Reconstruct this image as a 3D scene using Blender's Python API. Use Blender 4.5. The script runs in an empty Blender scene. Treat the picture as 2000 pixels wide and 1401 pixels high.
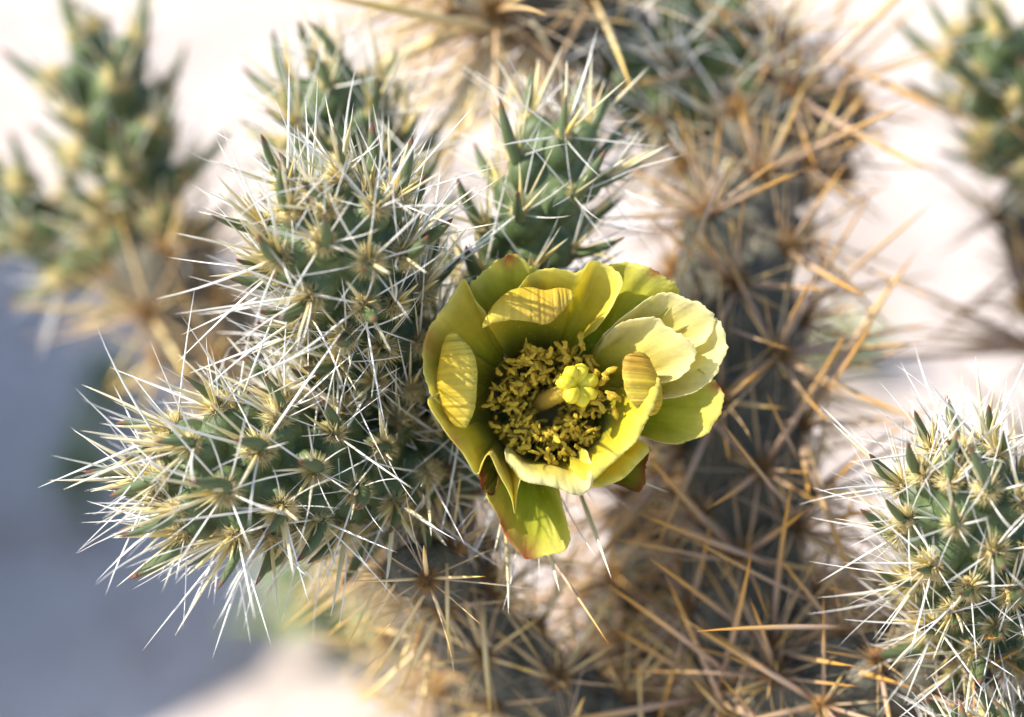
import bpy, math
import numpy as np
from mathutils import Matrix, Vector

# ------------------------------------------------------------------ camera, sky, sun, exposure
scene = bpy.context.scene
COL = scene.collection
PITCH = math.radians(30.0)
FOCUS = 0.4444                      # metres from lens to the plane of focus
U = 8e-5                            # one photograph pixel at the plane of focus, metres (frame is 16 cm wide)
H = 0.30                            # height of the flower above the ground
FWD = np.array([0.0, math.cos(PITCH), -math.sin(PITCH)])
UP = np.array([0.0, math.sin(PITCH), math.cos(PITCH)])
RIGHT = np.array([1.0, 0.0, 0.0])
CAM = np.array([0.0, 0.0, H]) - FWD * FOCUS
cam_d = bpy.data.cameras.new('camera')
cam = bpy.data.objects.new('camera', cam_d)
COL.objects.link(cam)
cam.location = CAM
cam.rotation_euler = (math.pi / 2 - PITCH, 0, 0)
cam_d.lens = 100
cam_d.sensor_width = 36
cam_d.clip_start = 0.01
cam_d.clip_end = 400
cam_d.dof.use_dof = True
cam_d.dof.focus_distance = FOCUS
cam_d.dof.aperture_fstop = 7.5
scene.camera = cam

SUN_CAM = np.array([-0.70, 0.56, 0.44])           # direction to the sun, along right / up / back
TO_SUN = SUN_CAM[0] * RIGHT + SUN_CAM[1] * UP - SUN_CAM[2] * FWD
TO_SUN = TO_SUN / np.linalg.norm(TO_SUN)
world = bpy.data.worlds.new('World')
scene.world = world
world.use_nodes = True
wn = world.node_tree
wn.nodes.clear()
sky = wn.nodes.new('ShaderNodeTexSky')
sky.sky_type = 'NISHITA'
sky.sun_disc = False
sky.sun_elevation = math.asin(TO_SUN[2])
sky.sun_rotation = math.atan2(TO_SUN[0], TO_SUN[1])
bg = wn.nodes.new('ShaderNodeBackground')
bg.inputs['Strength'].default_value = 0.15
wo = wn.nodes.new('ShaderNodeOutputWorld')
wn.links.new(sky.outputs[0], bg.inputs[0])
wn.links.new(bg.outputs[0], wo.inputs[0])
sun_d = bpy.data.lights.new('sun', 'SUN')
sun_d.energy = 4.6
sun_d.angle = math.radians(0.53)
sun_d.color = (1.0, 0.91, 0.77)
sun = bpy.data.objects.new('sun', sun_d)
COL.objects.link(sun)
sun.rotation_euler = Vector(TO_SUN).to_track_quat('Z', 'Y').to_euler()
sun.location = (-1, 0, 2)
vs = scene.view_settings
vs.view_transform = 'Standard'
vs.look = 'None'
vs.gamma = 1.0
vs.exposure = 1.0
scene.cycles.use_denoising = True
scene.cycles.max_bounces = 6
scene.cycles.diffuse_bounces = 4
scene.cycles.glossy_bounces = 2
scene.cycles.use_adaptive_sampling = True
scene.cycles.adaptive_threshold = 0.015
scene.cycles.sample_clamp_indirect = 6.0
scene.cycles.transmission_bounces = 6

# ------------------------------------------------------------------ helpers
def kd(d):
    return (FOCUS + d * 0.01) / FOCUS

def P(px, py, d):
    """point seen at photograph pixel (px, py), d centimetres behind the plane of focus"""
    k = kd(d)
    return CAM + FWD * (FOCUS + d * 0.01) + RIGHT * ((px - 1000) * U * k) + UP * ((700.5 - py) * U * k)

def ground_at(px, py):
    a = P(px, py, 0) - CAM
    return CAM + a * (-CAM[2] / a[2])

def unit(v):
    v = np.asarray(v, float)
    return v / (np.linalg.norm(v, axis=-1, keepdims=True) + 1e-12)

def catmull(pts, n):
    pts = np.asarray(pts, float)
    if len(pts) == 2:
        t = np.linspace(0, 1, n)[:, None]
        return pts[0] * (1 - t) + pts[1] * t
    p = np.vstack([2 * pts[0] - pts[1], pts, 2 * pts[-1] - pts[-2]])
    m = len(pts) - 1
    out = []
    for x in np.linspace(0, m, n):
        i = min(int(x), m - 1)
        t = x - i
        a, b, c, d = p[i:i + 4]
        out.append(0.5 * (2 * b + (c - a) * t + (2 * a - 5 * b + 4 * c - d) * t * t + (3 * b - a - 3 * c + d) * t ** 3))
    return np.array(out)

def mesh_from(name, verts, faces, mats, col=None, uv=None, smooth=True, midx=None):
    me = bpy.data.meshes.new(name)
    me.from_pydata([tuple(v) for v in np.asarray(verts).tolist()], [], [tuple(f) for f in faces])
    for m in (mats if isinstance(mats, (list, tuple)) else [mats]):
        me.materials.append(m)
    if smooth:
        me.polygons.foreach_set('use_smooth', [True] * len(me.polygons))
    if midx is not None:
        me.polygons.foreach_set('material_index', midx)
    if col is not None:
        at = me.color_attributes.new('Col', 'FLOAT_COLOR', 'POINT')
        c = np.ones((len(verts), 4), np.float32)
        c[:, :3] = col
        at.data.foreach_set('color', c.ravel())
    if uv is not None:
        at = me.attributes.new('PUV', 'FLOAT_VECTOR', 'POINT')
        c = np.zeros((len(verts), 3), np.float32)
        c[:, :2] = uv
        at.data.foreach_set('vector', c.ravel())
    me.update()
    return me

def add(name, data, parent=None, loc=None, **props):
    o = bpy.data.objects.new(name, data)
    COL.objects.link(o)
    if parent is not None:
        o.parent = parent
    if loc is not None:
        o.location = loc
    for k, v in props.items():
        o[k] = v
    return o

# ------------------------------------------------------------------ materials
def new_mat(name):
    m = bpy.data.materials.new(name)
    m.use_nodes = True
    nt = m.node_tree
    return m, nt, nt.nodes['Principled BSDF'], nt.nodes['Material Output']

def node(nt, typ, **kw):
    n = nt.nodes.new(typ)
    for k, v in kw.items():
        if k in n.inputs:
            n.inputs[k].default_value = v
        else:
            setattr(n, k, v)
    return n

def ramp(nt, src, stops):
    r = nt.nodes.new('ShaderNodeValToRGB')
    while len(r.color_ramp.elements) < len(stops):
        r.color_ramp.elements.new(0.5)
    for e, (p, c) in zip(r.color_ramp.elements, stops):
        e.position = p
        e.color = (*c, 1)
    nt.links.new(src, r.inputs[0])
    return r.outputs[0]

def mixc(nt, fac, a, b, mode='MIX'):
    n = nt.nodes.new('ShaderNodeMix')
    n.data_type = 'RGBA'
    n.blend_type = mode
    for s, v in ((n.inputs[0], fac), (n.inputs[6], a), (n.inputs[7], b)):
        if hasattr(v, 'is_output'):
            nt.links.new(v, s)
        elif isinstance(v, (int, float)):
            s.default_value = v
        else:
            s.default_value = (*v, 1)
    return n.outputs[2]

def noise(nt, scale, detail=4, coord='Object', rough=0.55):
    tc = nt.nodes.new('ShaderNodeTexCoord')
    n = node(nt, 'ShaderNodeTexNoise', Scale=scale, Detail=detail, Roughness=rough)
    nt.links.new(tc.outputs[coord], n.inputs['Vector'])
    return n.outputs['Fac']

def bump(nt, src, bs, strength, dist):
    b = node(nt, 'ShaderNodeBump', Strength=strength, Distance=dist)
    nt.links.new(src, b.inputs['Height'])
    nt.links.new(b.outputs[0], bs.inputs['Normal'])
    return b

def translucent(nt, bs, out, colsrc, fac, gamma=1.0):
    tr = nt.nodes.new('ShaderNodeBsdfTranslucent')
    gm = node(nt, 'ShaderNodeGamma', Gamma=gamma)
    nt.links.new(colsrc, gm.inputs[0])
    nt.links.new(gm.outputs[0], tr.inputs[0])
    mx = nt.nodes.new('ShaderNodeMixShader')
    mx.inputs[0].default_value = fac
    nt.links.new(bs.outputs[0], mx.inputs[1])
    nt.links.new(tr.outputs[0], mx.inputs[2])
    nt.links.new(mx.outputs[0], out.inputs[0])

def attr_mat(name, rough, trans, vary=0.15, vscale=900, bscale=0, bdist=0.0001, spec=0.4):
    m, nt, bs, out = new_mat(name)
    a = node(nt, 'ShaderNodeAttribute', attribute_name='Col')
    n = noise(nt, vscale)
    v = ramp(nt, n, [(0.3, (1 - vary,) * 3), (0.7, (1.0,) * 3)])
    c = mixc(nt, 1.0, a.outputs['Color'], v, 'MULTIPLY')
    nt.links.new(c, bs.inputs['Base Color'])
    bs.inputs['Roughness'].default_value = rough
    bs.inputs['Specular IOR Level'].default_value = spec
    if bscale:
        bump(nt, noise(nt, bscale), bs, 0.6, bdist)
    if trans:
        translucent(nt, bs, out, c, trans)
    return m

def skin_mat(name, lo, hi, scale, rough, bscale, bdist, speck=None):
    m, nt, bs, out = new_mat(name)
    c = ramp(nt, noise(nt, scale, 6), [(0.32, lo), (0.68, hi)])
    if speck:
        s = noise(nt, scale * 7, 2)
        f = ramp(nt, s, [(0.62, (0, 0, 0)), (0.70, (1, 1, 1))])
        c = mixc(nt, f, c, speck)
    nt.links.new(c, bs.inputs['Base Color'])
    bs.inputs['Roughness'].default_value = rough
    bs.inputs['Specular IOR Level'].default_value = 0.35
    bump(nt, noise(nt, bscale, 5), bs, 0.7, bdist)
    return m

M_SKIN = skin_mat('cactus_skin', (0.042, 0.066, 0.022), (0.098, 0.136, 0.052), 260, 0.48, 2600, 0.00008, (0.11, 0.15, 0.085))
M_BARK = skin_mat('woody_skin', (0.034, 0.042, 0.036), (0.12, 0.112, 0.082), 220, 0.8, 900, 0.0004, (0.30, 0.20, 0.11))
M_SPINE = attr_mat('spine_sheath', 0.34, 0.15, 0.10, 700, spec=0.5)
M_LEAF = attr_mat('leaf_skin', 0.5, 0.0, 0.35, 1500, 3500, 0.00012)
M_WOOL = attr_mat('areole_wool', 0.8, 0.25, 0.3, 2500, spec=0.2)
M_ANTHER = attr_mat('pollen', 0.75, 0.12, 0.35, 4000, 6000, 0.0002, spec=0.2)
M_STYLE = attr_mat('style_skin', 0.42, 0.2, 0.2, 1500, 4000, 0.00006)
M_ROCK = skin_mat('shade_blocker_rock', (0.22, 0.17, 0.13), (0.42, 0.34, 0.27), 30, 0.9, 140, 0.003)

def petal_mat():
    m, nt, bs, out = new_mat('petal')
    a = node(nt, 'ShaderNodeAttribute', attribute_name='Col')
    p = node(nt, 'ShaderNodeAttribute', attribute_name='PUV')
    mp = node(nt, 'ShaderNodeMapping')
    mp.inputs['Scale'].default_value = (38, 1.5, 1)
    nt.links.new(p.outputs['Vector'], mp.inputs[0])
    vein = node(nt, 'ShaderNodeTexNoise', Scale=1.0, Detail=3.0, Roughness=0.5)
    nt.links.new(mp.outputs[0], vein.inputs['Vector'])
    vc = ramp(nt, vein.outputs['Fac'], [(0.35, (0.93, 0.94, 0.88)), (0.6, (1, 1, 1))])
    c = mixc(nt, 0.8, a.outputs['Color'], vc, 'MULTIPLY')
    mott = ramp(nt, noise(nt, 420, 3), [(0.35, (0.90, 0.90, 0.84)), (0.65, (1.0, 1.0, 1.0))])
    c = mixc(nt, 0.9, c, mott, 'MULTIPLY')
    # grains of pollen lying on the petals, thickest toward the throat
    tc = nt.nodes.new('ShaderNodeTexCoord')
    vo = node(nt, 'ShaderNodeTexVoronoi', Scale=1500.0)
    nt.links.new(tc.outputs['Object'], vo.inputs['Vector'])
    sp = ramp(nt, vo.outputs['Distance'], [(0.16, (1, 1, 1)), (0.28, (0, 0, 0))])
    den = ramp(nt, noise(nt, 700, 2), [(0.44, (0, 0, 0)), (0.58, (1, 1, 1))])
    sepv = nt.nodes.new('ShaderNodeSeparateXYZ')
    nt.links.new(p.outputs['Vector'], sepv.inputs[0])
    fall = ramp(nt, sepv.outputs['Y'], [(0.45, (1, 1, 1)), (0.85, (0.12, 0.12, 0.12))])
    f = mixc(nt, 1.0, mixc(nt, 1.0, sp, den, 'MULTIPLY'), fall, 'MULTIPLY')
    c2 = mixc(nt, f, c, (0.72, 0.55, 0.05))
    nt.links.new(c2, bs.inputs['Base Color'])
    bs.inputs['Roughness'].default_value = 0.5
    bs.inputs['Specular IOR Level'].default_value = 0.3
    bs.inputs['Sheen Weight'].default_value = 0.15
    b1 = bump(nt, vein.outputs['Fac'], bs, 0.4, 0.00025)
    b2 = node(nt, 'ShaderNodeBump', Strength=0.5, Distance=0.00025)
    nt.links.new(noise(nt, 1500, 4), b2.inputs['Height'])
    nt.links.new(b1.outputs[0], b2.inputs['Normal'])
    nt.links.new(b2.outputs[0], bs.inputs['Normal'])
    translucent(nt, bs, out, c2, 0.55, 1.2)
    return m
M_PETAL = petal_mat()

def ground_mat():
    m, nt, bs, out = new_mat('desert_sand')
    c = ramp(nt, noise(nt, 13, 8), [(0.3, (0.40, 0.345, 0.31)), (0.5, (0.54, 0.475, 0.44)), (0.7, (0.61, 0.55, 0.52))])
    g = ramp(nt, noise(nt, 160, 3), [(0.35, (0.72, 0.70, 0.68)), (0.6, (1, 1, 1))])
    c = mixc(nt, 0.8, c, g, 'MULTIPLY')
    nt.links.new(c, bs.inputs['Base Color'])
    bs.inputs['Roughness'].default_value = 0.95
    bs.inputs['Specular IOR Level'].default_value = 0.1
    bump(nt, noise(nt, 240, 6), bs, 0.8, 0.003)
    return m
M_SAND = ground_mat()

# ------------------------------------------------------------------ ground, gravel, unseen shadow caster
rg = np.random.RandomState(5)
xs = np.concatenate([[-200, -60, -20, -6, -2.5], np.linspace(-1.2, 1.2, 61), [2.5, 6, 20, 60, 200]])
ys = np.concatenate([[-200, -60, -20, -6, -2], np.linspace(-0.6, 2.4, 76), [4, 8, 20, 60, 200]])
gx, gy = np.meshgrid(xs, ys)
gz = 0.006 * np.sin(gx * 9 + 1.3 * np.sin(gy * 5)) + 0.005 * np.sin(gy * 13 + gx * 4)
gz *= np.exp(-((gx / 2) ** 2 + ((gy - 0.6) / 2) ** 2))
gv = np.stack([gx, gy, gz], -1).reshape(-1, 3)
nx = len(xs)
gf = [(j * nx + i, j * nx + i + 1, (j + 1) * nx + i + 1, (j + 1) * nx + i) for j in range(len(ys) - 1) for i in range(nx - 1)]
add('ground', mesh_from('ground', gv, gf, M_SAND), kind='structure')

def lump(r, seed, rings=7, segs=9, flat=0.7, amp=0.25):
    q = np.random.RandomState(seed)
    ph = q.uniform(0, 6.28, (6,))
    w = q.normal(0, 1.6, (6, 3))
    v, f = [], []
    for i in range(rings + 1):
        a = math.pi * i / rings
        for j in range(segs):
            b = 2 * math.pi * j / segs
            d = np.array([math.sin(a) * math.cos(b), math.sin(a) * math.sin(b), math.cos(a)])
            k = 1 + amp * np.mean(np.sin(w @ d * 2 + ph)) * 1.6
            v.append(d * k * r * np.array([1, 1, flat]))
    for i in range(rings):
        for j in range(segs):
            f.append((i * segs + j, (i + 1) * segs + j, (i + 1) * segs + (j + 1) % segs, i * segs + (j + 1) % segs))
    return np.array(v), f

gvs, gfs, gcs, off = [], [], [], 0
lumps = [lump(1.0, s, 5, 7) for s in range(5)]
for i in range(1500):
    x, y = rg.uniform(-0.6, 0.6), rg.uniform(0.0, 1.3)
    r = 0.001 + 0.0028 * rg.rand() ** 4
    v, f = lumps[i % 5]
    a = rg.rand() * 6.28
    rot = np.array([[math.cos(a), -math.sin(a), 0], [math.sin(a), math.cos(a), 0], [0, 0, 1]])
    gvs.append(v @ rot.T * r + [x, y, r * 0.25 + 0.006 * math.sin(x * 9 + 1.3 * math.sin(y * 5)) * 0.8])
    gfs += [tuple(k + off for k in q) for q in f]
    gcs.append(np.tile(np.array([0.5, 0.40, 0.33]) * rg.uniform(0.55, 1.15), (len(v), 1)))
    off += len(v)
M_GRAVEL = attr_mat('gravel_stone', 0.9, 0, 0.3, 200)
add('gravel', mesh_from('gravel', np.vstack(gvs), gfs, M_GRAVEL, np.vstack(gcs)), kind='stuff', label='fine pale gravel scattered over the sand', category='gravel')

bv, bf = lump(0.175, 11, 18, 26, 1.25, 0.45)  # unseen rock added left of the frame to throw shade on the sand
add('shade_blocker', mesh_from('shade_blocker', bv, bf, M_ROCK), loc=(-0.46, 0.405, 0.13), label='rough tan rock added out of view to shade the ground', category='shade_blocker')

# ------------------------------------------------------------------ templates (shared meshes)
def tube(path, rad, sides=6, flat=1.0, roll=0.0):
    """tapered tube along path; rad per point; returns verts, faces, t per vert"""
    path = np.asarray(path, float)
    n = len(path)
    tan = unit(np.gradient(path, axis=0))
    ref = np.array([0.0, 0.0, 1.0]) if abs(tan[0][2]) < 0.9 else np.array([1.0, 0.0, 0.0])
    x = unit(np.cross(tan[0], ref))
    v, tt = [], []
    for i in range(n):
        x = unit(x - tan[i] * np.dot(x, tan[i]))
        y = np.cross(tan[i], x)
        for j in range(sides):
            a = roll + 2 * math.pi * j / sides
            v.append(path[i] + rad[i] * (math.cos(a) * x + flat * math.sin(a) * y))
            tt.append(i / (n - 1))
    f = [(i * sides + j, i * sides + (j + 1) % sides, (i + 1) * sides + (j + 1) % sides, (i + 1) * sides + j)
         for i in range(n - 1) for j in range(sides)]
    f.append(tuple(range((n - 1) * sides, n * sides)))
    f.append(tuple(reversed(range(sides))))
    return np.array(v), f, np.array(tt)

def lerpc(t, stops):
    t = np.clip(t, 0, 1)
    ps = [s[0] for s in stops]
    return np.stack([np.interp(t, ps, [s[1][k] for s in stops]) for k in range(3)], -1)

TEMPL = {}
def register(key, name, v, f, mat, col):
    TEMPL[key] = dict(v=np.asarray(v), f=f, mat=mat, col=col, mesh=mesh_from(name, v, f, mat, col))

WHITE = [(0, (0.66, 0.56, 0.30)), (0.10, (0.80, 0.75, 0.60)), (0.35, (0.89, 0.88, 0.83)), (1, (0.91, 0.90, 0.87))]
IVORY = [(0, (0.62, 0.48, 0.17)), (0.3, (0.72, 0.62, 0.33)), (0.7, (0.78, 0.72, 0.50)), (1, (0.84, 0.80, 0.68))]
YELLOW = [(0, (0.62, 0.42, 0.10)), (0.25, (0.70, 0.54, 0.17)), (0.6, (0.76, 0.64, 0.29)), (1, (0.82, 0.77, 0.52))]
BROWN = [(0, (0.34, 0.20, 0.11)), (0.35, (0.52, 0.38, 0.28)), (0.6, (0.62, 0.38, 0.14)), (0.85, (0.66, 0.34, 0.05)), (1, (0.40, 0.16, 0.03))]
TAN = [(0, (0.46, 0.27, 0.12)), (0.4, (0.66, 0.48, 0.28)), (0.8, (0.74, 0.52, 0.22)), (1, (0.66, 0.38, 0.09))]
STRAW = [(0, (0.62, 0.44, 0.20)), (0.5, (0.80, 0.65, 0.34)), (0.8, (0.80, 0.56, 0.14)), (1, (0.66, 0.38, 0.06))]

def spine_templates(key, n, w, colors, sides, prof, curve, flat=0.62):
    q = np.random.RandomState(abs(hash(key)) % 1000 if False else sum(map(ord, key)))
    for i in range(n):
        t = np.linspace(0, 1, 7)
        c = q.uniform(-curve, curve)
        c2 = q.uniform(-curve, curve)
        path = np.stack([c * t ** 2, c2 * (t ** 3) * 0.6, t], -1)
        rad = w * np.interp(t, [p[0] for p in prof], [p[1] for p in prof]) * q.uniform(0.85, 1.15)
        v, f, tt = tube(path, rad, sides, flat)
        register(key + str(i), 'spine', v, f, M_SPINE, lerpc(tt, colors))

needle = [(0, 1.0), (0.3, 0.9), (0.65, 0.62), (0.88, 0.28), (1, 0.02)]
blade = [(0, 0.75), (0.25, 1.0), (0.6, 0.85), (0.85, 0.4), (1, 0.02)]
spine_templates('white', 6, 0.0120, WHITE, 5, needle, 0.11)
spine_templates('ivory', 4, 0.023, IVORY, 6, blade, 0.05)
spine_templates('yellow', 4, 0.074, YELLOW, 6, [(0, 1.0), (0.3, 0.82), (0.7, 0.45), (1, 0.02)], 0.07)
spine_templates('brown', 5, 0.021, BROWN, 6, blade, 0.06)
spine_templates('tan', 4, 0.013, TAN, 5, needle, 0.08)
spine_templates('straw', 4, 0.026, STRAW, 6, blade, 0.04)
spine_templates('strap', 4, 0.042, [(0, (0.66, 0.52, 0.28)), (0.4, (0.84, 0.74, 0.48)), (0.8, (0.86, 0.74, 0.42)), (1, (0.74, 0.5, 0.14))], 6, blade, 0.04, 0.4)
spine_templates('hair', 4, 0.0055, [(0, (0.64, 0.46, 0.30)), (1, (0.78, 0.66, 0.52))], 4, needle, 0.28)

# leaf: curved fleshy cone along +Z, bending toward +X
for i in range(4):
    q = np.random.RandomState(40 + i)
    t = np.linspace(0, 1, 12)
    b = q.uniform(0.12, 0.34)
    path = np.stack([b * t ** 2, q.uniform(-0.05, 0.05) * t, t * (1 - 0.12 * t * b)], -1)
    rad = np.interp(t, [0, 0.1, 0.35, 0.7, 0.9, 0.97, 1], [0.085, 0.10, 0.096, 0.07, 0.038, 0.02, 0.004]) * q.uniform(0.85, 1.1)
    rad = rad * (1 + 0.05 * np.sin(t * 60))
    v, f, tt = tube(path, rad, 10, 0.85)
    c = lerpc(tt, [(0, (0.135, 0.185, 0.075)), (0.6, (0.12, 0.165, 0.065)), (0.86, (0.12, 0.15, 0.07)), (0.94, (0.24, 0.065, 0.03)), (1, (0.13, 0.03, 0.02))])
    register('leaf%d' % i, 'leaf', v, f, M_LEAF, c)

# areole: a felted cushion bristling with glochids, axis +Z
def areole_template(key, n, dome, bristle, seed, lo=0.26, hi=0.60):
    for i in range(n):
        q = np.random.RandomState(seed + i)
        v0, f0 = lump(0.34, seed + i, 7, 11, 0.75, 0.6)
        vs_, fs_, cs_ = [v0], list(f0), [np.tile(np.array(dome), (len(v0), 1)) * q.uniform(0.8, 1.1, (len(v0), 1))]
        o = len(v0)
        for k in range(230):
            th, ph = q.uniform(0, 6.28), np.arccos(q.uniform(0.05, 1.0))
            d = np.array([math.sin(ph) * math.cos(th), math.sin(ph) * math.sin(th), math.cos(ph)])
            L = q.uniform(lo, hi) * (0.6 + 0.6 * d[2])
            p0 = d * 0.3 * np.array([1, 1, 0.7])
            d = unit(d + q.normal(0, 0.28, 3))
            s = unit(np.cross(d, [0.3, 0.5, 0.81]))
            s2 = np.cross(d, s)
            w = q.uniform(0.013, 0.03)
            vs_.append(np.array([p0 + s * w, p0 - s * w * 0.5 + s2 * w * 0.87, p0 - s * w * 0.5 - s2 * w * 0.87, p0 + d * L]))
            fs_ += [(o, o + 1, o + 3), (o + 1, o + 2, o + 3), (o + 2, o, o + 3)]
            cc = np.array(bristle) * q.uniform(0.75, 1.15)
            cs_.append(np.stack([cc * 0.8, cc * 0.8, cc * 0.8, cc * 1.1]))
            o += 4
        register(key + str(i), 'areole', np.vstack(vs_), fs_, M_WOOL, np.clip(np.vstack(cs_), 0, 0.9))
areole_template('wool', 4, (0.74, 0.58, 0.28), (0.85, 0.70, 0.33), 300)
areole_template('felt', 3, (0.30, 0.21, 0.13), (0.46, 0.32, 0.18), 330)
areole_template('rust', 3, (0.26, 0.13, 0.06), (0.50, 0.29, 0.10), 360, 0.3, 0.7)

# ------------------------------------------------------------------ cactus joints
RECORDS = []      # every spine, leaf and areole of every joint, sorted out at the end

def frame_matrix(p, z, xhint, s):
    z = unit(z)
    x = xhint - z * np.dot(xhint, z)
    x = unit(x) if np.linalg.norm(x) > 1e-9 else unit(np.cross(z, [0.3, 0.9, 0.1]))
    y = np.cross(z, x)
    m = np.eye(4)
    m[:3, 0], m[:3, 1], m[:3, 2], m[:3, 3] = x * s, y * s, z * s, p
    return m

def project(p):
    r = p - CAM
    dep = r @ FWD
    k = FOCUS / dep / U
    return np.array([1000 + (r @ RIGHT) * k, 700.5 - (r @ UP) * k, dep])

def record(thing, jo, jloc, kind, key, M, n, length):
    a = project(M[:3, 3])
    b = project(M[:3, 3] + M[:3, 2] * (1.0 if kind != 'areole' else 0.5))
    size = np.hypot(*(b - a)[:2]) if kind != 'areole' else length / U
    face = np.dot(unit(n), -FWD)
    sc = size * (1.0 if face > 0.15 else 0.45 if face > -0.3 else 0.12)
    cx, cy = (a[:2] + b[:2]) / 2
    if not (-10 < cx < 2010 and -10 < cy < 1411):
        sc *= 0.03
    sc /= 1 + 14 * abs(a[2] - FOCUS) / a[2]
    RECORDS.append(dict(thing=thing, jo=jo, jloc=jloc, kind=kind, key=key, M=M, score=sc))

KINDS = {
    # a: tubercle spacing, h: bulge, stretch, areole size, spines: (template, variants, count range, length range, angle range, tip bias)
    'young': dict(mat=M_SKIN, a=84, h=46, stretch=1.12, ar=(62, 'wool', 4), leaf=(100, 165),
                  sp=[('yellow', 4, (2, 5), (45, 115), (8, 45), 0.6), ('ivory', 4, (2, 3), (110, 190), (12, 45), 0.45),
                      ('white', 6, (6, 9), (95, 255), (28, 80), 0.28)]),
    'shaded': dict(mat=M_SKIN, a=104, h=34, stretch=1.15, ar=(42, 'felt', 3), leaf=None,
                   sp=[('ivory', 4, (2, 4), (120, 210), (8, 50), 0.2), ('white', 6, (7, 11), (110, 250), (30, 88), 0.0)]),
    'tall': dict(mat=M_SKIN, a=76, h=40, stretch=1.3, ar=(38, 'wool', 4), leaf=(88, 150),
                 sp=[('yellow', 4, (2, 3), (60, 130), (8, 35), 0.4), ('ivory', 4, (2, 4), (90, 180), (8, 45), 0.4), ('white', 6, (5, 8), (100, 210), (40, 85), 0.1)]),
    'old': dict(mat=M_BARK, a=118, h=34, stretch=1.7, ar=(46, 'rust', 3), leaf=None,
                sp=[('brown', 5, (4, 9), (110, 390), (8, 85), -0.2), ('straw', 4, (2, 5), (70, 210), (8, 85), -0.1), ('tan', 4, (7, 17), (60, 280), (30, 95), -0.15), ('hair', 4, (8, 16), (80, 230), (30, 100), 0.0)]),
    'oldgold': dict(mat=M_BARK, a=115, h=30, stretch=1.6, ar=(46, 'rust', 3), leaf=None,
                    sp=[('straw', 4, (4, 6), (110, 260), (12, 65), -0.2), ('tan', 4, (7, 11), (110, 250), (30, 88), -0.1),
                        ('hair', 4, (10, 16), (100, 240), (30, 100), 0.0)]),
}

def in_flower(p0, d, ln):
    """true where a spine would run through the petals"""
    for t in (0.25, 0.5, 0.75, 1.0):
        r = (p0 + d * ln * t - FO) / U
        x, y, z = r @ RIGHT, r @ UP, -(r @ FWD)
        rr = math.hypot(x - 40, y - 20)
        if rr < 320 and z > -185 + max(0, rr - 130) * 0.45:
            return True
    return False
FC = (1065, 800)
FO = P(FC[0], FC[1], 0)

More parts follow.
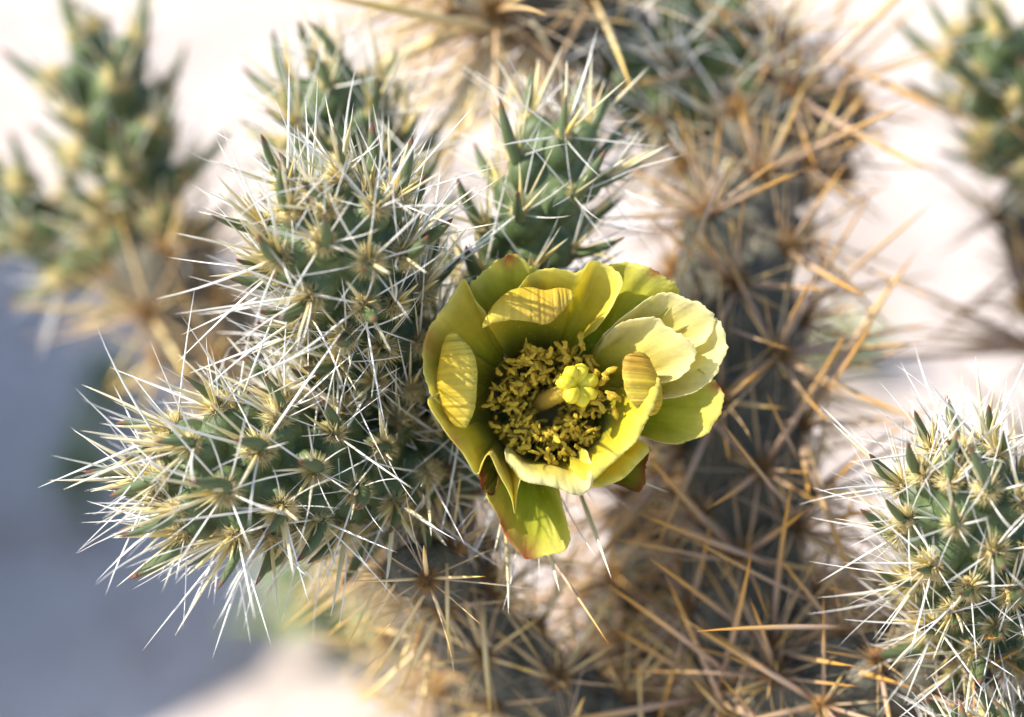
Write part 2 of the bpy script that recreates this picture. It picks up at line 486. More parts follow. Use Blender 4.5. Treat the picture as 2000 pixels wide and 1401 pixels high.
def joint(thing, tloc, name, pts, R, kind, seed, label=None, base=0.62, dens=1.0, tip=True, leafscale=1.0, spscale=1.0, rings=120, segs=80, hs=1.0):
    K = KINDS[kind]
    q = np.random.RandomState(seed)
    W = np.array([P(*p) for p in pts])
    sc = U * kd(np.mean([p[2] for p in pts]))
    R = R * sc
    a, h = K['a'] * sc, K['h'] * sc * hs
    ax = catmull(W, 400)
    seglen = np.linalg.norm(np.diff(ax, axis=0), axis=1)
    S = np.concatenate([[0], np.cumsum(seglen)])
    L = S[-1]
    tan = unit(np.gradient(ax, axis=0))
    N = np.zeros_like(ax)
    x = unit(np.cross(tan[0], [0.2, 0.3, 0.93]))
    for i in range(len(ax)):
        x = unit(x - tan[i] * np.dot(x, tan[i]))
        N[i] = x
    B = np.cross(tan, N)
    dome = min(R * 1.25, L * 0.5) if tip else 1e-6
    # meridian samples
    nm = 600
    zc = np.linspace(0, L - dome, nm)
    rc = R * (base + (1 - base) * np.clip(zc / (0.30 * L), 0, 1) ** 0.6) * (1 + 0.03 * np.sin(zc / L * 9 + seed))
    if tip:
        ang = np.linspace(0, math.pi / 2, 300)[1:]
        zc = np.concatenate([zc, L - dome + dome * np.sin(ang)])
        rc = np.concatenate([rc, rc[-1] * np.cos(ang)])
    mm = np.concatenate([[0], np.cumsum(np.hypot(np.diff(zc), np.diff(rc)))])
    def surf(m, th):
        z, r = np.interp(m, mm, zc), np.interp(m, mm, rc)
        c = np.stack([np.interp(z, S, ax[:, k]) for k in range(3)], -1)
        n_ = unit(np.stack([np.interp(z, S, N[:, k]) for k in range(3)], -1))
        b_ = unit(np.stack([np.interp(z, S, B[:, k]) for k in range(3)], -1))
        t_ = unit(np.stack([np.interp(z, S, tan[:, k]) for k in range(3)], -1))
        rad = np.cos(th)[..., None] * n_ + np.sin(th)[..., None] * b_
        e = mm[-1] * 1e-3
        dz = (np.interp(m + e, mm, zc) - np.interp(m - e, mm, zc))
        dr = (np.interp(m + e, mm, rc) - np.interp(m - e, mm, rc))
        l = np.hypot(dz, dr) + 1e-12
        dz, dr = dz / l, dr / l
        return c + rad * r[..., None], unit(rad * dz[..., None] - t_ * dr[..., None]), unit(t_ * dz[..., None] + rad * dr[..., None])
    # tubercles by golden angle
    tubs = []
    m, th = 0.1 * a, q.uniform(0, 6.28)
    while m < mm[-1] - 0.12 * R:
        r = np.interp(m, mm, rc)
        young = 0.30 + 0.70 * min(1, (r / R)) if m > mm[-1] * 0.5 else 1.0
        tubs.append((m, th + q.normal(0, 0.05), young))
        th += 2.399963
        m += a * a * young ** 1.3 * 0.86 * K['stretch'] / dens / (2 * math.pi * max(r, 0.18 * R))
    tm = np.array([t[0] for t in tubs]); tth = np.array([t[1] for t in tubs]); ty = np.array([t[2] for t in tubs])
    tp, tn, tt = surf(tm, tth)
    # body
    mi = np.linspace(0, mm[-1] * 0.9995, rings)
    tj = np.linspace(0, 2 * math.pi, segs, endpoint=False)
    MM, TT = np.meshgrid(mi, tj, indexing='ij')
    vp, vn, vt = surf(MM.ravel(), TT.ravel())
    disp = np.zeros(len(vp))
    for k in range(len(tubs)):
        d = vp - tp[k]
        dt = d @ tt[k]
        lat2 = np.maximum((d * d).sum(1) - dt * dt, 0)
        A = a * ty[k]
        wl = np.where(dt > 0, 0.36, 0.62) * A * K['stretch'] ** 0.7
        q2 = lat2 / (0.47 * A) ** 2 + (dt / wl) ** 2
        f = h * ty[k] * np.maximum(0, 1 - q2) ** 0.62
        disp = np.maximum(disp, f)
    vp = vp + vn * disp[:, None]
    loc = W[0]
    faces = [(i * segs + j, i * segs + (j + 1) % segs, (i + 1) * segs + (j + 1) % segs, (i + 1) * segs + j)
             for i in range(rings - 1) for j in range(segs)]
    faces.append(tuple(range((rings - 1) * segs, rings * segs)))
    faces.append(tuple(reversed(range(segs))))
    o = add(name, mesh_from(name, vp - loc, faces, K['mat']), thing, loc - tloc)
    if label:
        o['label'] = label
    for k in range(len(tubs)):
        n, t, y = tn[k], tt[k], ty[k]
        side = np.cross(n, t)
        apex = tp[k] + n * h * y * 0.93 + t * 0.10 * a * y
        axis = unit(n + 0.55 * t)
        asz = K['ar'][0] * sc * (0.65 + 0.35 * y) * q.uniform(0.85, 1.15)
        record(thing, o, loc, 'areole', '%s%d' % (K['ar'][1], q.randint(K['ar'][2])), frame_matrix(apex - axis * asz * 0.1, axis, unit(q.normal(0, 1, 3)), asz), n, asz)
        if K['leaf']:
            Ll = q.uniform(*K['leaf']) * sc * leafscale * (0.55 + 0.45 * y)
            ld = unit(n * 0.9 + t * q.uniform(0.4, 0.95) + side * q.normal(0, 0.16))
            lp = tp[k] + n * h * y * 0.70 - t * 0.12 * a * y + side * q.normal(0, 0.02) * a
            if not in_flower(lp, ld, Ll):
              record(thing, o, loc, 'leaf', 'leaf%d' % q.randint(4), frame_matrix(lp, ld, t, Ll), n, Ll)
        lf_ = q.uniform(0.55, 1.12) if K['mat'] is M_BARK else q.uniform(0.85, 1.1)
        tilt = unit(q.normal(0, 1, 3)) * (0.3 if K['mat'] is M_BARK else 0.12)
        for key, nv, cnt, ln, angr, bias in K['sp']:
            c = q.randint(cnt[0], cnt[1] + 1)
            a0 = q.uniform(0, 6.28)
            for i in range(c):
                an = math.radians(q.uniform(*angr))
                az = a0 + 2 * math.pi * (i + q.uniform(-0.3, 0.3)) / c
                e1 = unit(t - axis * np.dot(t, axis))
                d = axis * math.cos(an) + (e1 * math.cos(az) + side * math.sin(az)) * math.sin(an)
                d = unit(d + t * bias + tilt)
                if np.dot(d, n) < 0.04:
                    d = unit(d + n * (0.10 - np.dot(d, n)))
                ll = q.uniform(*ln) * sc * spscale * lf_ * (0.6 + 0.4 * y)
                p0 = apex - axis * asz * 0.15 + d * asz * 0.15
                if in_flower(p0, d, ll):
                    continue
                record(thing, o, loc, 'spine', '%s%d' % (key, q.randint(nv)), frame_matrix(p0, d, unit(q.normal(0, 1, 3)), ll), n, ll)
    return o

def cactus(label, foot, group=None):
    loc = np.array([foot[0], foot[1], 0.0])
    o = add('cholla_cactus', None, None, loc, label=label, category='cactus')
    o.empty_display_size = 0.02
    return o, loc

# ---- the flowering cactus
FOOT = P(1420, 1500, 4.5)
main, mloc = cactus('spiny cholla cactus bearing the open yellow-green flower', FOOT)
trunk_foot = (1435, 4100, 4.0)
# trunk: grows from the sand up behind the flower
def world_to_pix(w):
    p = project(np.asarray(w, float))
    return (p[0], p[1], (p[2] - FOCUS) * 100)
tf = world_to_pix([FOOT[0], FOOT[1] + 0.01, -0.01])
J = lambda *a, **k: joint(main, mloc, *a, **k)
trunk = J('trunk', [tf, (1445, 1560, 6.2), (1460, 1000, 5.6), (1440, 560, 6.0), (1470, 250, 7.4), (1500, 90, 8.6)], 88, 'old', 21,
  'woody grey trunk covered in brown sheathed spines', base=1.0, dens=1.5, rings=320, segs=72, spscale=1.0)
J('stem_joint', [(1440, 420, 7.0), (1560, 290, 7.8), (1670, 200, 8.4)], 66, 'old', 22, 'short brown woody side joint', spscale=0.62, dens=1.3)
J('stem_joint', [(1475, 260, 7.6), (1400, 100, 7.8), (1340, -60, 8.0)], 84, 'shaded', 23)
J('stem_joint', [(1420, 300, 7.6), (1250, 140, 7.8), (1130, -30, 8.0)], 74, 'shaded', 24, spscale=1.05)
goldtop = J('stem_joint', [(1220, 70, 7.4), (1060, 0, 7.0), (890, 5, 6.4)], 62, 'oldgold', 44, 'woody joint with long straw coloured spines', spscale=2.1, dens=1.2)
J('stem_joint', [(1150, 1620, 9.0), (1210, 1350, 8.8), (1290, 1060, 8.0), (1400, 860, 7.4)], 74, 'old', 45, 'dark woody joint between the flower and the trunk', base=0.95, dens=1.7, spscale=0.95)
J('stem_joint', [(1520, 1620, 8.4), (1650, 1300, 8.4), (1660, 1120, 8.8)], 62, 'old', 46, 'brown woody joint right of the trunk', base=0.95, dens=1.6, spscale=0.8)
J('stem_joint', [(1440, 1560, 5.2), (1180, 1420, 5.0), (930, 1230, 4.4), (800, 900, 3.6)], 66, 'oldgold', 25,
  'old brown stem joint with straw coloured spines and dry hair', base=0.95, spscale=1.05, dens=1.5)
J('stem_joint', [(770, 930, 3.1), (745, 760, 2.6), (690, 545, 0.7), (622, 400, -1.0)], 92, 'young', 31,
  'upright green joint with dense white spines beside the flower', base=0.34, spscale=1.06)
J('stem_joint', [(830, 900, 3.0), (680, 905, 1.7), (500, 922, 0.5), (325, 935, -0.3)], 86, 'young', 32,
  'green joint pointing sideways below the upright one', spscale=1.08)
J('stem_joint', [(770, 660, 4.8), (715, 400, 5.0), (625, 140, 4.6)], 76, 'tall', 33, 'out of focus green joint with long fleshy leaves')
J('stem_joint', [(920, 760, 3.6), (1000, 560, 2.9), (1060, 400, 2.5), (1110, 240, 2.7)], 62, 'tall', 34,
  'green joint with pointed leaves rising behind the flower')
J('stem_joint', [(1400, 1430, 5.0), (1600, 1360, 3.6), (1800, 1300, 3.0), (1940, 1215, 2.6)], 70, 'old', 35,
  'old stem joint bristling with orange brown spines', base=0.95, spscale=0.8, dens=2.0)
J('stem_joint', [(1940, 1260, 2.8), (1915, 1120, 1.4), (1880, 930, -0.7)], 98, 'young', 36,
  'green joint crowned with golden areoles and white spines')
J('stem_joint', [(2010, 1620, 2.0), (1960, 1530, 1.2), (1905, 1445, 0.8)], 92, 'young', 37, spscale=0.9)
# ovary under the flower
ovary = J('flower_base', [(770, 905, 3.3), (860, 860, 3.1), (960, 830, 2.6), (1062, 802, 1.75)], 90, 'shaded', 38,
  'green spiny ovary carrying the flower', base=0.6, tip=False, spscale=0.95)
bud = J('stem_joint', [(900, 1130, 4.0), (840, 1120, 2.2), (785, 1105, 1.2)], 50, 'oldgold', 39, 'withered brown bud with papery hair', spscale=0.85, hs=0.6)

# single spines that stand out from the tangle
def lone(jo, key, a, b, seed):
    q = np.random.RandomState(seed)
    a, b = P(*a), P(*b)
    jl = np.array(jo.location) + mloc
    RECORDS.append(dict(thing=main, jo=jo, jloc=jl, kind='spine', key='%s%d' % (key, q.randint(4)), score=1e4,
                        M=frame_matrix(a, b - a, unit(q.normal(0, 1, 3)), np.linalg.norm(b - a))))
for i, (a, b) in enumerate([((960, 30, 6.6), (765, 125, 5.6)), ((1010, 10, 6.8), (820, 250, 5.4)), ((1000, 60, 6.6), (790, 345, 5.2)),
                            ((975, 40, 6.6), (900, 250, 5.6)), ((930, 20, 6.5), (720, 70, 6.0)), ((1030, 40, 6.8), (860, 330, 5.4)), ((1000, -10, 6.6), (1090, 110, 5.6))]):
    lone(goldtop, 'strap', a, b, 900 + i)
for i, (a, b) in enumerate([((745, 1125, 1.3), (678, 1264, 1.0)), ((775, 1135, 1.4), (706, 1250, 2.2)), ((835, 1150, 1.3), (722, 1338, 1.6)), ((872, 1100, 1.4), (876, 1292, 1.2)),
                            ((940, 1170, 3.2), (958, 1410, 2.6)), ((760, 1140, 1.5), (640, 1240, 3.0))]):
    lone(bud, 'straw', a, b, 920 + i)
for i, (a, b) in enumerate([((1060, 1070, 1.6), (1201, 1260, 0.3)), ((1660, 1226, 1.8), (1362, 1217, 0.6)), ((1560, 1010, 3.2), (1390, 826, 1.6)), ((1560, 900, 3.6), (1490, 765, 2.4)),
                            ((1530, 1110, 3.6), (1240, 1000, 2.4)), ((1600, 1180, 3.2), (1330, 1060, 2.2)), ((1450, 1100, 3.6), (1180, 1050, 2.6)), ((1420, 330, 3.8), (1310, 560, 3.4)),
                            ((1440, 1330, 3.6), (1180, 1120, 2.6)), ((1420, 640, 3.8), (1545, 690, 3.0)), ((1380, 420, 4.0), (1530, 300, 3.4))]):
    lone(trunk, 'brown', a, b, 940 + i)
for i, (a, b) in enumerate([((985, 1000, 1.9), (1002, 1202, 0.3)), ((1016, 1000, 1.9), (1003, 1185, 0.5)), ((1060, 1010, 1.7), (1092, 1162, 0.2)), ((1085, 950, 1.7), (1149, 1092, 0.3)),
                            ((1120, 930, 1.8), (1203, 1133, 0.3)), ((1050, 1000, 1.8), (1057, 1118, 0.6)), ((1150, 900, 2.0), (1310, 960, 1.2))]):
    lone(ovary, 'white' if i % 2 else 'ivory', a, b, 960 + i)

# ------------------------------------------------------------------ flower
TH = np.array([0.0, 0.0, -170.0])
def F(p):
    """photograph-pixel sized coordinates (x, y, height toward the opening) -> flower space in flower pixels"""
    p = np.asarray(p, float)
    return np.stack([p[..., 0] - FC[0], FC[1] - p[..., 1], p[..., 2]], -1)
FR = np.stack([RIGHT, UP, -FWD], 1)           # flower space axes
def flower_mesh(name, v, f, mats, col=None, uv=None, midx=None):
    return mesh_from(name, (np.asarray(v) * U) @ FR.T, f, mats, col, uv, True, midx)

# receptacle: the cup wall under the petals
pr = [(70, -178), (100, -170), (120, -150), (127, -134), (123, -135), (114, -150), (94, -164), (60, -172), (4, -176)]
pr = [(4, -222), (70, -214), (104, -190)] + pr[1:]
v, f = [], []
for r, z in pr:
    for j in range(40):
        a = 2 * math.pi * j / 40
        v.append((r * math.cos(a), r * math.sin(a), z))
for i in range(len(pr) - 1):
    for j in range(40):
        f.append((i * 40 + j, i * 40 + (j + 1) % 40, (i + 1) * 40 + (j + 1) % 40, (i + 1) * 40 + j))
rc_ = np.tile(np.array([0.40, 0.31, 0.02]), (len(v), 1))
flower = add('flower', flower_mesh('flower', v, f, M_STYLE, rc_), main, FO - mloc,
             label='open yellow-green flower with red-tipped outer petals')

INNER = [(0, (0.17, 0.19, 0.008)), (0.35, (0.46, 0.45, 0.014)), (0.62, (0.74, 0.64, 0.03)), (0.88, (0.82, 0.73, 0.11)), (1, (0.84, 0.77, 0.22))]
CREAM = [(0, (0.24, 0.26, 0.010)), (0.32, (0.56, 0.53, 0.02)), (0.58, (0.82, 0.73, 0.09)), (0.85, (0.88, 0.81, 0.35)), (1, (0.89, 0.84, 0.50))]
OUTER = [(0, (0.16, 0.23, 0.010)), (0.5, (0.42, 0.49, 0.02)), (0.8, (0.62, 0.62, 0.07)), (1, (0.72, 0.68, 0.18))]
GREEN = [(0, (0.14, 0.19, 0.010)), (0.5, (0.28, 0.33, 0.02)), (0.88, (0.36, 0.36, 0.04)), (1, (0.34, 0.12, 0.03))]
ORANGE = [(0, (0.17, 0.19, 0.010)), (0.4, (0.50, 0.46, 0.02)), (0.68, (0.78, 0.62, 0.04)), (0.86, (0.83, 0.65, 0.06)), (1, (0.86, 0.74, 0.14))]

def petal(rim, seed, colors, rb=98, zb=-170, bulge=45, off=None, spread=0.72, ruffle=4.0, jag=2.6, red=None, redamt=0.9, nu=72, nv=30, rip=1.0, thick=1.4, orange=None, fold=False):
    q = np.random.RandomState(seed)
    rim = F(rim)
    # arc-length sampling of rim
    dense = catmull(rim, 400)
    s = np.concatenate([[0], np.cumsum(np.linalg.norm(np.diff(dense, axis=0), axis=1))])
    us = np.linspace(0, 1, nu)
    rr = np.stack([np.interp(us * s[-1], s, dense[:, k]) for k in range(3)], -1)
    srim = np.concatenate([[0], np.cumsum(np.linalg.norm(np.diff(rim, axis=0), axis=1))]) / s[-1]
    ph = q.uniform(0, 6.28, 6)
    wave = sum(np.sin(us * w + ph[i]) / (1 + 0.5 * i) for i, w in enumerate((9, 17, 29)))
    rr[:, 2] += ruffle * wave
    jagn = np.repeat(q.normal(0, 1, nu // 4 + 1), 4)[:nu] * 0.5 + q.normal(0, 0.55, nu) + np.interp(us, np.linspace(0, 1, 10), q.normal(0, 1.2, 10))
    mid = np.array([rim[:, 0].mean(), rim[:, 1].mean()])
    am = math.atan2(mid[1], mid[0])
    def wrap(x):
        return (x + math.pi) % (2 * math.pi) - math.pi
    a0 = wrap(math.atan2(rim[0, 1], rim[0, 0]) - am)
    a1 = wrap(math.atan2(rim[-1, 1], rim[-1, 0]) - am)
    ab = am + spread * (a0 * (1 - us) + a1 * us)
    base = np.stack([rb * np.cos(ab), rb * np.sin(ab), np.full(nu, zb)], -1)
    rad = np.stack([np.cos(ab), np.sin(ab), np.zeros(nu)], -1)
    out = rr - base
    ln = np.linalg.norm(out, axis=1)[:, None]
    smooth_rim = rr.copy()
    rr = rr + out / ln * (jagn * jag)[:, None]
    c1 = base + rad * ln * 0.10 + np.array([0, 0, 1.0]) * ln * 0.30
    if off is None:
        c2 = base + out * 0.62 + np.array([0, 0, -1.0]) * bulge * 0.6
    else:
        c2 = smooth_rim + np.array([off[0], -off[1], off[2]]) * ((0.25 + 0.75 * np.sin(math.pi * us) ** 0.6) if fold else np.ones(nu))[:, None]
    V, C, UV = [], [], []
    for jv in range(nv):
        t = jv / (nv - 1)
        p = base * (1 - t) ** 3 + c1 * 3 * t * (1 - t) ** 2 + c2 * 3 * t * t * (1 - t) + rr * t ** 3
        # gentle keel and ripples
        amp = min(1.0, t * 1.6) * rip
        p[:, 2] += amp * (4.0 * np.sin(us * 11 + 3 * t + ph[3]) + 2.4 * np.sin(us * 23 - 5 * t + ph[4]) + 1.2 * np.sin(us * 47 + 9 * t + ph[5]))
        p[:, 0] += amp * 2.2 * np.sin(t * 11 + us * 9 + ph[1])
        p[:, 1] += amp * 2.2 * np.sin(t * 9 - us * 12 + ph[2])
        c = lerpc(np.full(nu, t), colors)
        if orange is not None:
            for (u0, uw, v0, amt) in orange:
                w = np.exp(-((us - u0) / uw) ** 2) * np.clip((t - v0) / (1 - v0 + 1e-6), 0, 1) * amt
                c = c * (1 - w[:, None]) + np.array([0.70, 0.36, 0.05]) * w[:, None]
        if red is not None:
            for (idx, uw, depth) in red:
                w = np.exp(-((us - srim[idx]) / uw) ** 2) * np.clip((t - (1 - depth)) / depth, 0, 1) ** 1.2 * redamt
                c = c * (1 - w[:, None]) + np.array([0.45, 0.07, 0.025]) * w[:, None]
        mott = sum(np.sin(us * w1 + t * w2 + ph[i]) for i, (w1, w2) in enumerate(((7, 3), (13, -5), (19, 4)))) / 3
        c = c * (1 + 0.07 * mott[:, None] * np.array([0.6, 0.3, 1.6]))
        V.append(p); C.append(c); UV.append(np.stack([us * s[-1] / 480 + seed, np.full(nu, t)], -1))
    V = np.vstack(V)
    f = [(j * nu + i, j * nu + i + 1, (j + 1) * nu + i + 1, (j + 1) * nu + i) for j in range(nv - 1) for i in range(nu - 1)]
    o = add('petal', flower_mesh('petal', V, f, M_PETAL, np.vstack(C), np.vstack(UV)), flower)
    md = o.modifiers.new('thickness', 'SOLIDIFY')
    md.thickness = thick * U
    md.offset = 0
    return o

# outer petals
petal([(902, 610, -40), (918, 562, -25), (945, 527, -12), (992, 499, -5), (1032, 514, -12), (1085, 545, -35)], 1, OUTER, 116, -172, red=[(3, 0.06, 0.14)], spread=0.5)
petal([(940, 925, -78), (957, 985, -55), (985, 1045, -48), (1027, 1095, -50), (1085, 1086, -55), (1117, 1055, -60), (1096, 985, -72), (1085, 935, -90)], 2, OUTER, 116, -172,
      red=[(3, 0.05, 0.25), (2, 0.08, 0.10)], spread=0.55, bulge=70, orange=[(0.3, 0.12, 0.6, 0.5)])
petal([(1150, 938, -80), (1200, 950, -62), (1246, 958, -55), (1262, 920, -60), (1273, 880, -65), (1240, 860, -85)], 3, GREEN, 116, -172, spread=0.6, bulge=60)
petal([(1225, 850, -80), (1310, 867, -45), (1352, 860, -32), (1386, 842, -26), (1409, 790, -20), (1404, 748, -20), (1365, 722, -40)], 4, OUTER, 116, -172,
      red=[(5, 0.04, 0.10)], spread=0.55, bulge=50)
petal([(1130, 530, -45), (1190, 518, -30), (1240, 513, -20), (1279, 530, -15), (1320, 556, -20), (1331, 578, -28), (1290, 625, -45)], 5, OUTER, 116, -172, red=[(3, 0.035, 0.07)], spread=0.5)
petal([(925, 900, -60), (936, 930, -58), (945, 962, -58), (962, 972, -60), (975, 925, -72)], 6, GREEN, 116, -174, spread=0.7, redamt=0.6, red=[(1, 0.3, 0.3)])
# middle and inner petals
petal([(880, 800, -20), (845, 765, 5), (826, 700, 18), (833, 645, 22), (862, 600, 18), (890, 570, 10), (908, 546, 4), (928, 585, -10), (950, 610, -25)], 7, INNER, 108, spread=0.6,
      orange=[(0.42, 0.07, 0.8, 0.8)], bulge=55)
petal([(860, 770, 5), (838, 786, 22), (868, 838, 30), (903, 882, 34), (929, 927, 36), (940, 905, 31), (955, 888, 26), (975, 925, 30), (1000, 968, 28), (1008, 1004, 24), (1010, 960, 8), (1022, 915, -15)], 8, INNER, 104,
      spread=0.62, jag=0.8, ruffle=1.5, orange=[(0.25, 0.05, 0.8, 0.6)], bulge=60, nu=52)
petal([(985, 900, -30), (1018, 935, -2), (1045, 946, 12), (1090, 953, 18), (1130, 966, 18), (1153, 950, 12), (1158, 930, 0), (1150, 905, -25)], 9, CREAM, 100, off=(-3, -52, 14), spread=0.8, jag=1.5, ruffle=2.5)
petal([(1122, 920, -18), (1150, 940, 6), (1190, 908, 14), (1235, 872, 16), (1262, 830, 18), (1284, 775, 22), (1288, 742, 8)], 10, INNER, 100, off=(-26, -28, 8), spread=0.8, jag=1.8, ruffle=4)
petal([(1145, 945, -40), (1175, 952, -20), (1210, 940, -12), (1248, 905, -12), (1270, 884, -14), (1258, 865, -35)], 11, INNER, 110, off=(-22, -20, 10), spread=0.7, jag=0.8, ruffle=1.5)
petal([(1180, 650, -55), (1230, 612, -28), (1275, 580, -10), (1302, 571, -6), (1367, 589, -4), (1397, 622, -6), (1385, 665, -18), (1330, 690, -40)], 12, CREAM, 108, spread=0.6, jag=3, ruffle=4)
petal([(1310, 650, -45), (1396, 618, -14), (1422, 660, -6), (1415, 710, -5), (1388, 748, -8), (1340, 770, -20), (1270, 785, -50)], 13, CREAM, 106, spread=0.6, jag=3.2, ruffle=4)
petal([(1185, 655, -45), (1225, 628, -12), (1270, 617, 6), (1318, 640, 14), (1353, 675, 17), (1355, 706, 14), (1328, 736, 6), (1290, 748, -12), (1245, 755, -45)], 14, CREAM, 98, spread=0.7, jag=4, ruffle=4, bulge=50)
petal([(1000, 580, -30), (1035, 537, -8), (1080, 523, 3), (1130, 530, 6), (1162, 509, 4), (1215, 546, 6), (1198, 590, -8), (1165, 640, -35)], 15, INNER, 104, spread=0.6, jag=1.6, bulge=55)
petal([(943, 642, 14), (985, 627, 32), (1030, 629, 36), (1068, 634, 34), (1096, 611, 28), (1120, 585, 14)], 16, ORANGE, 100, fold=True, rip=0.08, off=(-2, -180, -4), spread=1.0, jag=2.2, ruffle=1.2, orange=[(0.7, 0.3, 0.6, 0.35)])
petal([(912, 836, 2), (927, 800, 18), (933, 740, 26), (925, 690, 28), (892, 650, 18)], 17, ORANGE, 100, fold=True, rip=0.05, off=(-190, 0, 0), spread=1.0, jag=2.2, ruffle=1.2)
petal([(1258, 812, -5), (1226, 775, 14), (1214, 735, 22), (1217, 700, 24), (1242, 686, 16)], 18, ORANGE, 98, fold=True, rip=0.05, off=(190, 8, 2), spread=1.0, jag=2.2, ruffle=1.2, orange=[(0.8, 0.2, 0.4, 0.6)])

# stamens
qs = np.random.RandomState(77)
FIL = [(0, (0.30, 0.30, 0.05)), (1, (0.40, 0.32, 0.04))]
def stamen(b, tip, L, w):
    mid = (b + tip) / 2 + np.array([0, 0, 6]) + unit(np.array([b[0], b[1], 0])) * 10
    path = catmull([b, mid, tip], 7)
    v1, f1, t1 = tube(path, np.full(7, 2.1), 5)
    d = unit(unit(tip - mid) * 0.4 + qs.normal(0, 0.7, 3) * np.array([1, 1, 0.55]))
    bend = qs.normal(0, 0.5, 3)
    n = 9
    ta = np.linspace(-0.5, 0.5, n)
    pa = tip + d * (ta * L)[:, None] + bend * (4 * ta[:, None] ** 2) * L * 0.25
    ra = w * 0.9 * np.array([0.3, 0.75, 1.0, 0.95, 0.8, 0.95, 1.0, 0.8, 0.35]) * qs.uniform(0.75, 1.25, n)
    v2, f2, t2 = tube(pa, ra, 8, 0.42, qs.uniform(0, 3))
    v2 = v2 + qs.normal(0, w * 0.13, v2.shape)
    o = len(v1)
    c = np.vstack([lerpc(t1, FIL), np.tile(np.array([0.72, 0.50, 0.05]) * qs.uniform(0.85, 1.15), (len(v2), 1))])
    add('stamen', flower_mesh('stamen', np.vstack([v1, v2]), f1 + [tuple(k + o for k in q) for q in f2],
        [M_STYLE, M_ANTHER], c, None, [0] * len(f1) + [1] * len(f2)), flower)
for i in range(290):
    a = qs.uniform(0, 2 * math.pi)
    deg = math.degrees(a) % 360
    if (deg < 55 or deg > 330) and qs.rand() < 0.62:
        a = math.radians(qs.uniform(95, 325))
    rb_ = qs.uniform(58, 96)
    b = np.array([rb_ * math.cos(a), rb_ * math.sin(a), -172 + qs.uniform(0, 14)])
    ro = qs.uniform(52, 118)
    tip = np.array([ro * 1.02 * math.cos(a) + 10, ro * math.sin(a) + 12, qs.uniform(-95, -45)])
    stamen(b, tip, qs.uniform(17, 36), qs.uniform(3.8, 6.0))
for i in range(120):
    a = qs.uniform(0, 2 * math.pi)
    ro = qs.uniform(28, 70)
    stamen(np.array([ro * 1.1 * math.cos(a), ro * 1.1 * math.sin(a), -172]), np.array([ro * math.cos(a) + 6, ro * math.sin(a) + 4, qs.uniform(-140, -100)]), qs.uniform(17, 32), qs.uniform(3.8, 5.8))
for (x, y, z) in [(1105, 672, -50), (1136, 664, -45), (1142, 679, -40), (1075, 690, -55), (1042, 682, -60), (1182, 742, -25), (1168, 728, -30), (1200, 800, -20), (1172, 790, -25), (1190, 778, -18), (1208, 778, -14), (1186, 728, -22)]:
    tip = F((x, y, z))
    b = np.array([tip[0] * 0.35, tip[1] * 0.35, -160])
    stamen(b, tip, 34, 7)

# style and stigma
sp = catmull([(-22, 4, -176), (-2, 14, -110), (28, 30, -50), (58, 44, -8)], 16)
srad = np.interp(np.linspace(0, 1, 16), [0, 0.25, 0.6, 0.9, 1], [17, 19, 17, 16, 19])
v, f, t = tube(sp, srad, 20)
add('style', flower_mesh('style', v, f, M_STYLE, lerpc(t, [(0, (0.42, 0.24, 0.05)), (0.6, (0.60, 0.40, 0.06)), (1, (0.66, 0.54, 0.08))])), flower)
top = np.array([62.0, 46.0, 0.0])
e3 = unit(sp[-1] - sp[-2])
e1 = unit(np.cross([0, 1, 0], e3)); e2 = np.cross(e3, e1)
for i in range(7):
    a = 2 * math.pi * i / 7 + 0.3
    rdir = math.cos(a) * e1 + math.sin(a) * e2
    path = catmull([top - e3 * 14 + rdir * 6, top + rdir * 16 + e3 * 2, top + rdir * 31 + e3 * 5, top + rdir * qs.uniform(42, 51) + e3 * qs.uniform(-4, 6)], 9)
    ra = np.array([8, 9, 10, 11.5, 13, 14.5, 14.5, 11.0, 3.0]) * qs.uniform(0.92, 1.12)
    v, f, t = tube(path, ra, 12)
    v = v + qs.normal(0, 0.8, v.shape)
    add('stigma_lobe', flower_mesh('stigma_lobe', v, f, M_STYLE, np.tile(np.array([0.90, 0.76, 0.05]), (len(v), 1))), flower)

# ------------------------------------------------------------------ neighbouring cacti
def foot_of(px, py, d):
    w = P(px, py, d)
    return w
left_top = P(960, 1500, 11.5)
left, lloc = cactus('blurred cholla cactus with yellow spines standing on the shaded sand', left_top)
lf = world_to_pix([left_top[0] + 0.01, left_top[1] + 0.01, -0.01])
JL = lambda *a, **k: joint(left, lloc, *a, **k)
JL('trunk', [lf, (960, 1500, 11.5), (800, 1150, 12), (640, 880, 12), (440, 690, 11.5), (330, 560, 11), (290, 440, 10.6)], 66, 'oldgold', 51, base=1.0, rings=200, segs=48, spscale=1.1, dens=1.5)
JL('stem_joint', [(300, 480, 10.8), (250, 290, 10.4), (180, 75, 10.2)], 56, 'young', 52, rings=90, segs=60, spscale=0.72)
JL('stem_joint', [(290, 520, 11.4), (120, 480, 12), (-15, 350, 12.4)], 38, 'young', 53, rings=90, segs=60, spscale=0.7)

right_top = P(2050, 560, 9.5)
right, rloc = cactus('blurred cholla cactus with green tip and pale brown stem on lit sand', right_top)
rf = world_to_pix([right_top[0] + 0.01, right_top[1] + 0.03, -0.01])
JR = lambda *a, **k: joint(right, rloc, *a, **k)
JR('trunk', [rf, (2130, 900, 10.5), (2085, 560, 9.7), (2030, 280, 9.3)], 70, 'old', 61, base=1.0, rings=160, segs=48, spscale=0.9, dens=1.2)
JR('stem_joint', [(2035, 330, 9.4), (1985, 190, 9.0), (1915, 50, 8.8)], 72, 'young', 62, rings=90, segs=60, spscale=0.7)

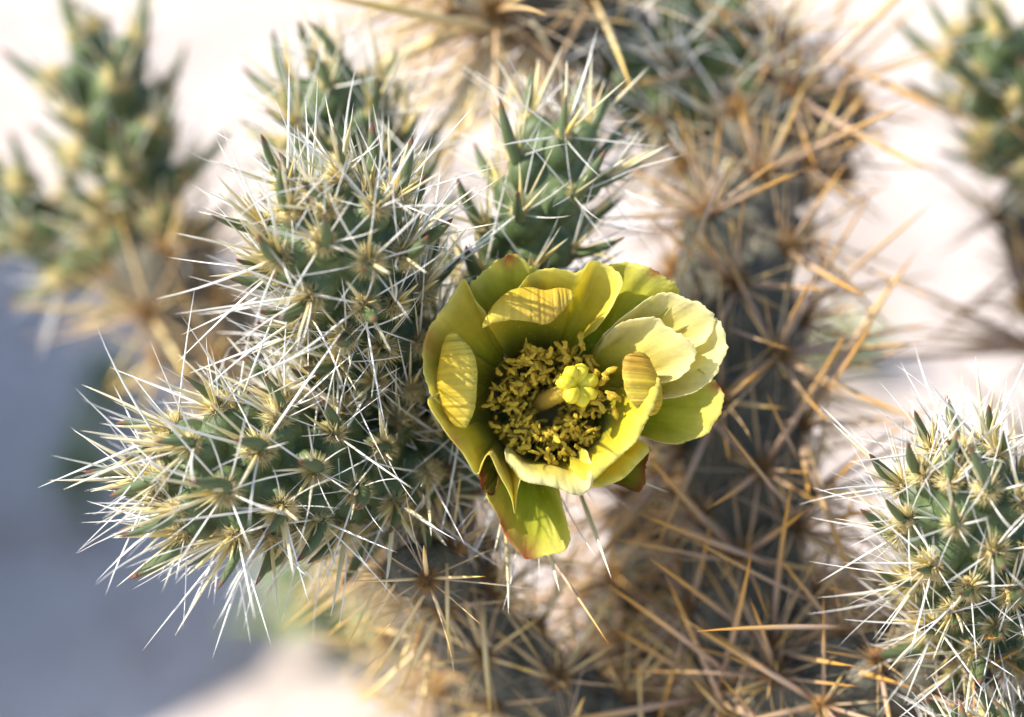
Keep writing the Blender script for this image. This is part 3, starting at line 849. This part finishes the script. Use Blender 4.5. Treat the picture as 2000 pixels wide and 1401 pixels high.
# ------------------------------------------------------------------ sort spines, leaves and areoles into parts and stuff
LIMIT = {main.name: dict(spine=300, leaf=300, areole=300), left.name: dict(spine=150, leaf=150, areole=120), right.name: dict(spine=150, leaf=90, areole=80)}
groups = {}
for r in RECORDS:
    groups.setdefault((r['thing'].name, r['kind']), []).append(r)
rest = {}
for (tn, kind), rs in groups.items():
    rs.sort(key=lambda r: -r['score'])
    lim = LIMIT[tn][kind]
    for i, r in enumerate(rs):
        if i < lim:
            o = bpy.data.objects.new(kind, TEMPL[r['key']]['mesh'])
            COL.objects.link(o)
            o.parent = r['jo']
            M = r['M'].copy()
            M[:3, 3] -= r['jloc']
            o.matrix_basis = Matrix(M.tolist())
        else:
            rest.setdefault((r['jo'].name, kind), []).append(r)
for (jn, kind), rs in rest.items():
    V, FA, C, o = [], [], [], 0
    for r in rs:
        T = TEMPL[r['key']]
        V.append(T['v'] @ r['M'][:3, :3].T + (r['M'][:3, 3] - r['jloc']))
        FA += [tuple(k + o for k in q) for q in T['f']]
        C.append(T['col'])
        o += len(T['v'])
    nm = {'spine': 'spine_cover', 'leaf': 'leaf_cover', 'areole': 'areole_cover'}[kind]
    add(nm, mesh_from(nm, np.vstack(V), FA, TEMPL[rs[0]['key']]['mat'], np.vstack(C)), rs[0]['jo'], kind='stuff')

# ------------------------------------------------------------------ small weeds on the sand
def weed(px, py, size, seed, label, n=26):
    q = np.random.RandomState(seed)
    g = ground_at(px, py)
    o = add('desert_weed', None, None, g, label=label, category='weed')
    o.empty_display_size = 0.01
    v, f, t = tube(catmull([(0, 0, -0.004), (0.002, 0, size * 0.3), (0, 0.003, size * 0.6)], 6), np.linspace(0.003, 0.0015, 6), 6)
    add('stem', mesh_from('stem', v, f, M_LEAF, np.tile((0.16, 0.17, 0.07), (len(v), 1))), o)
    t = np.linspace(0, 1, 7)
    path = np.stack([0.35 * t ** 2, 0 * t, t], -1)
    v, f, tt = tube(path, np.array([0.03, 0.09, 0.14, 0.16, 0.13, 0.07, 0.005]), 8, 0.25)
    me = mesh_from('leaf', v, f, M_LEAF, lerpc(tt, [(0, (0.16, 0.22, 0.08)), (1, (0.24, 0.30, 0.13))]))
    for i in range(n):
        a = q.uniform(0, 6.28)
        an = q.uniform(0.15, 1.25)
        d = np.array([math.sin(an) * math.cos(a), math.sin(an) * math.sin(a), math.cos(an)])
        M = frame_matrix(np.array([0, 0, size * q.uniform(0.05, 0.6)]), d, np.array([0, 0, -1.0]), size * q.uniform(0.5, 0.9))
        l = bpy.data.objects.new('leaf', me)
        COL.objects.link(l)
        l.parent = o
        l.matrix_basis = Matrix(M.tolist())
weed(215, 790, 0.022, 1, 'blurred pale green weed beside the shaded sand')
weed(170, 990, 0.026, 2, 'blurred olive weed in the shaded sand left of the sideways joint')
weed(650, 1290, 0.050, 3, 'dark green weed below the sideways joint')
weed(1640, 760, 0.030, 4, 'fresh green weed on lit sand right of the trunk')
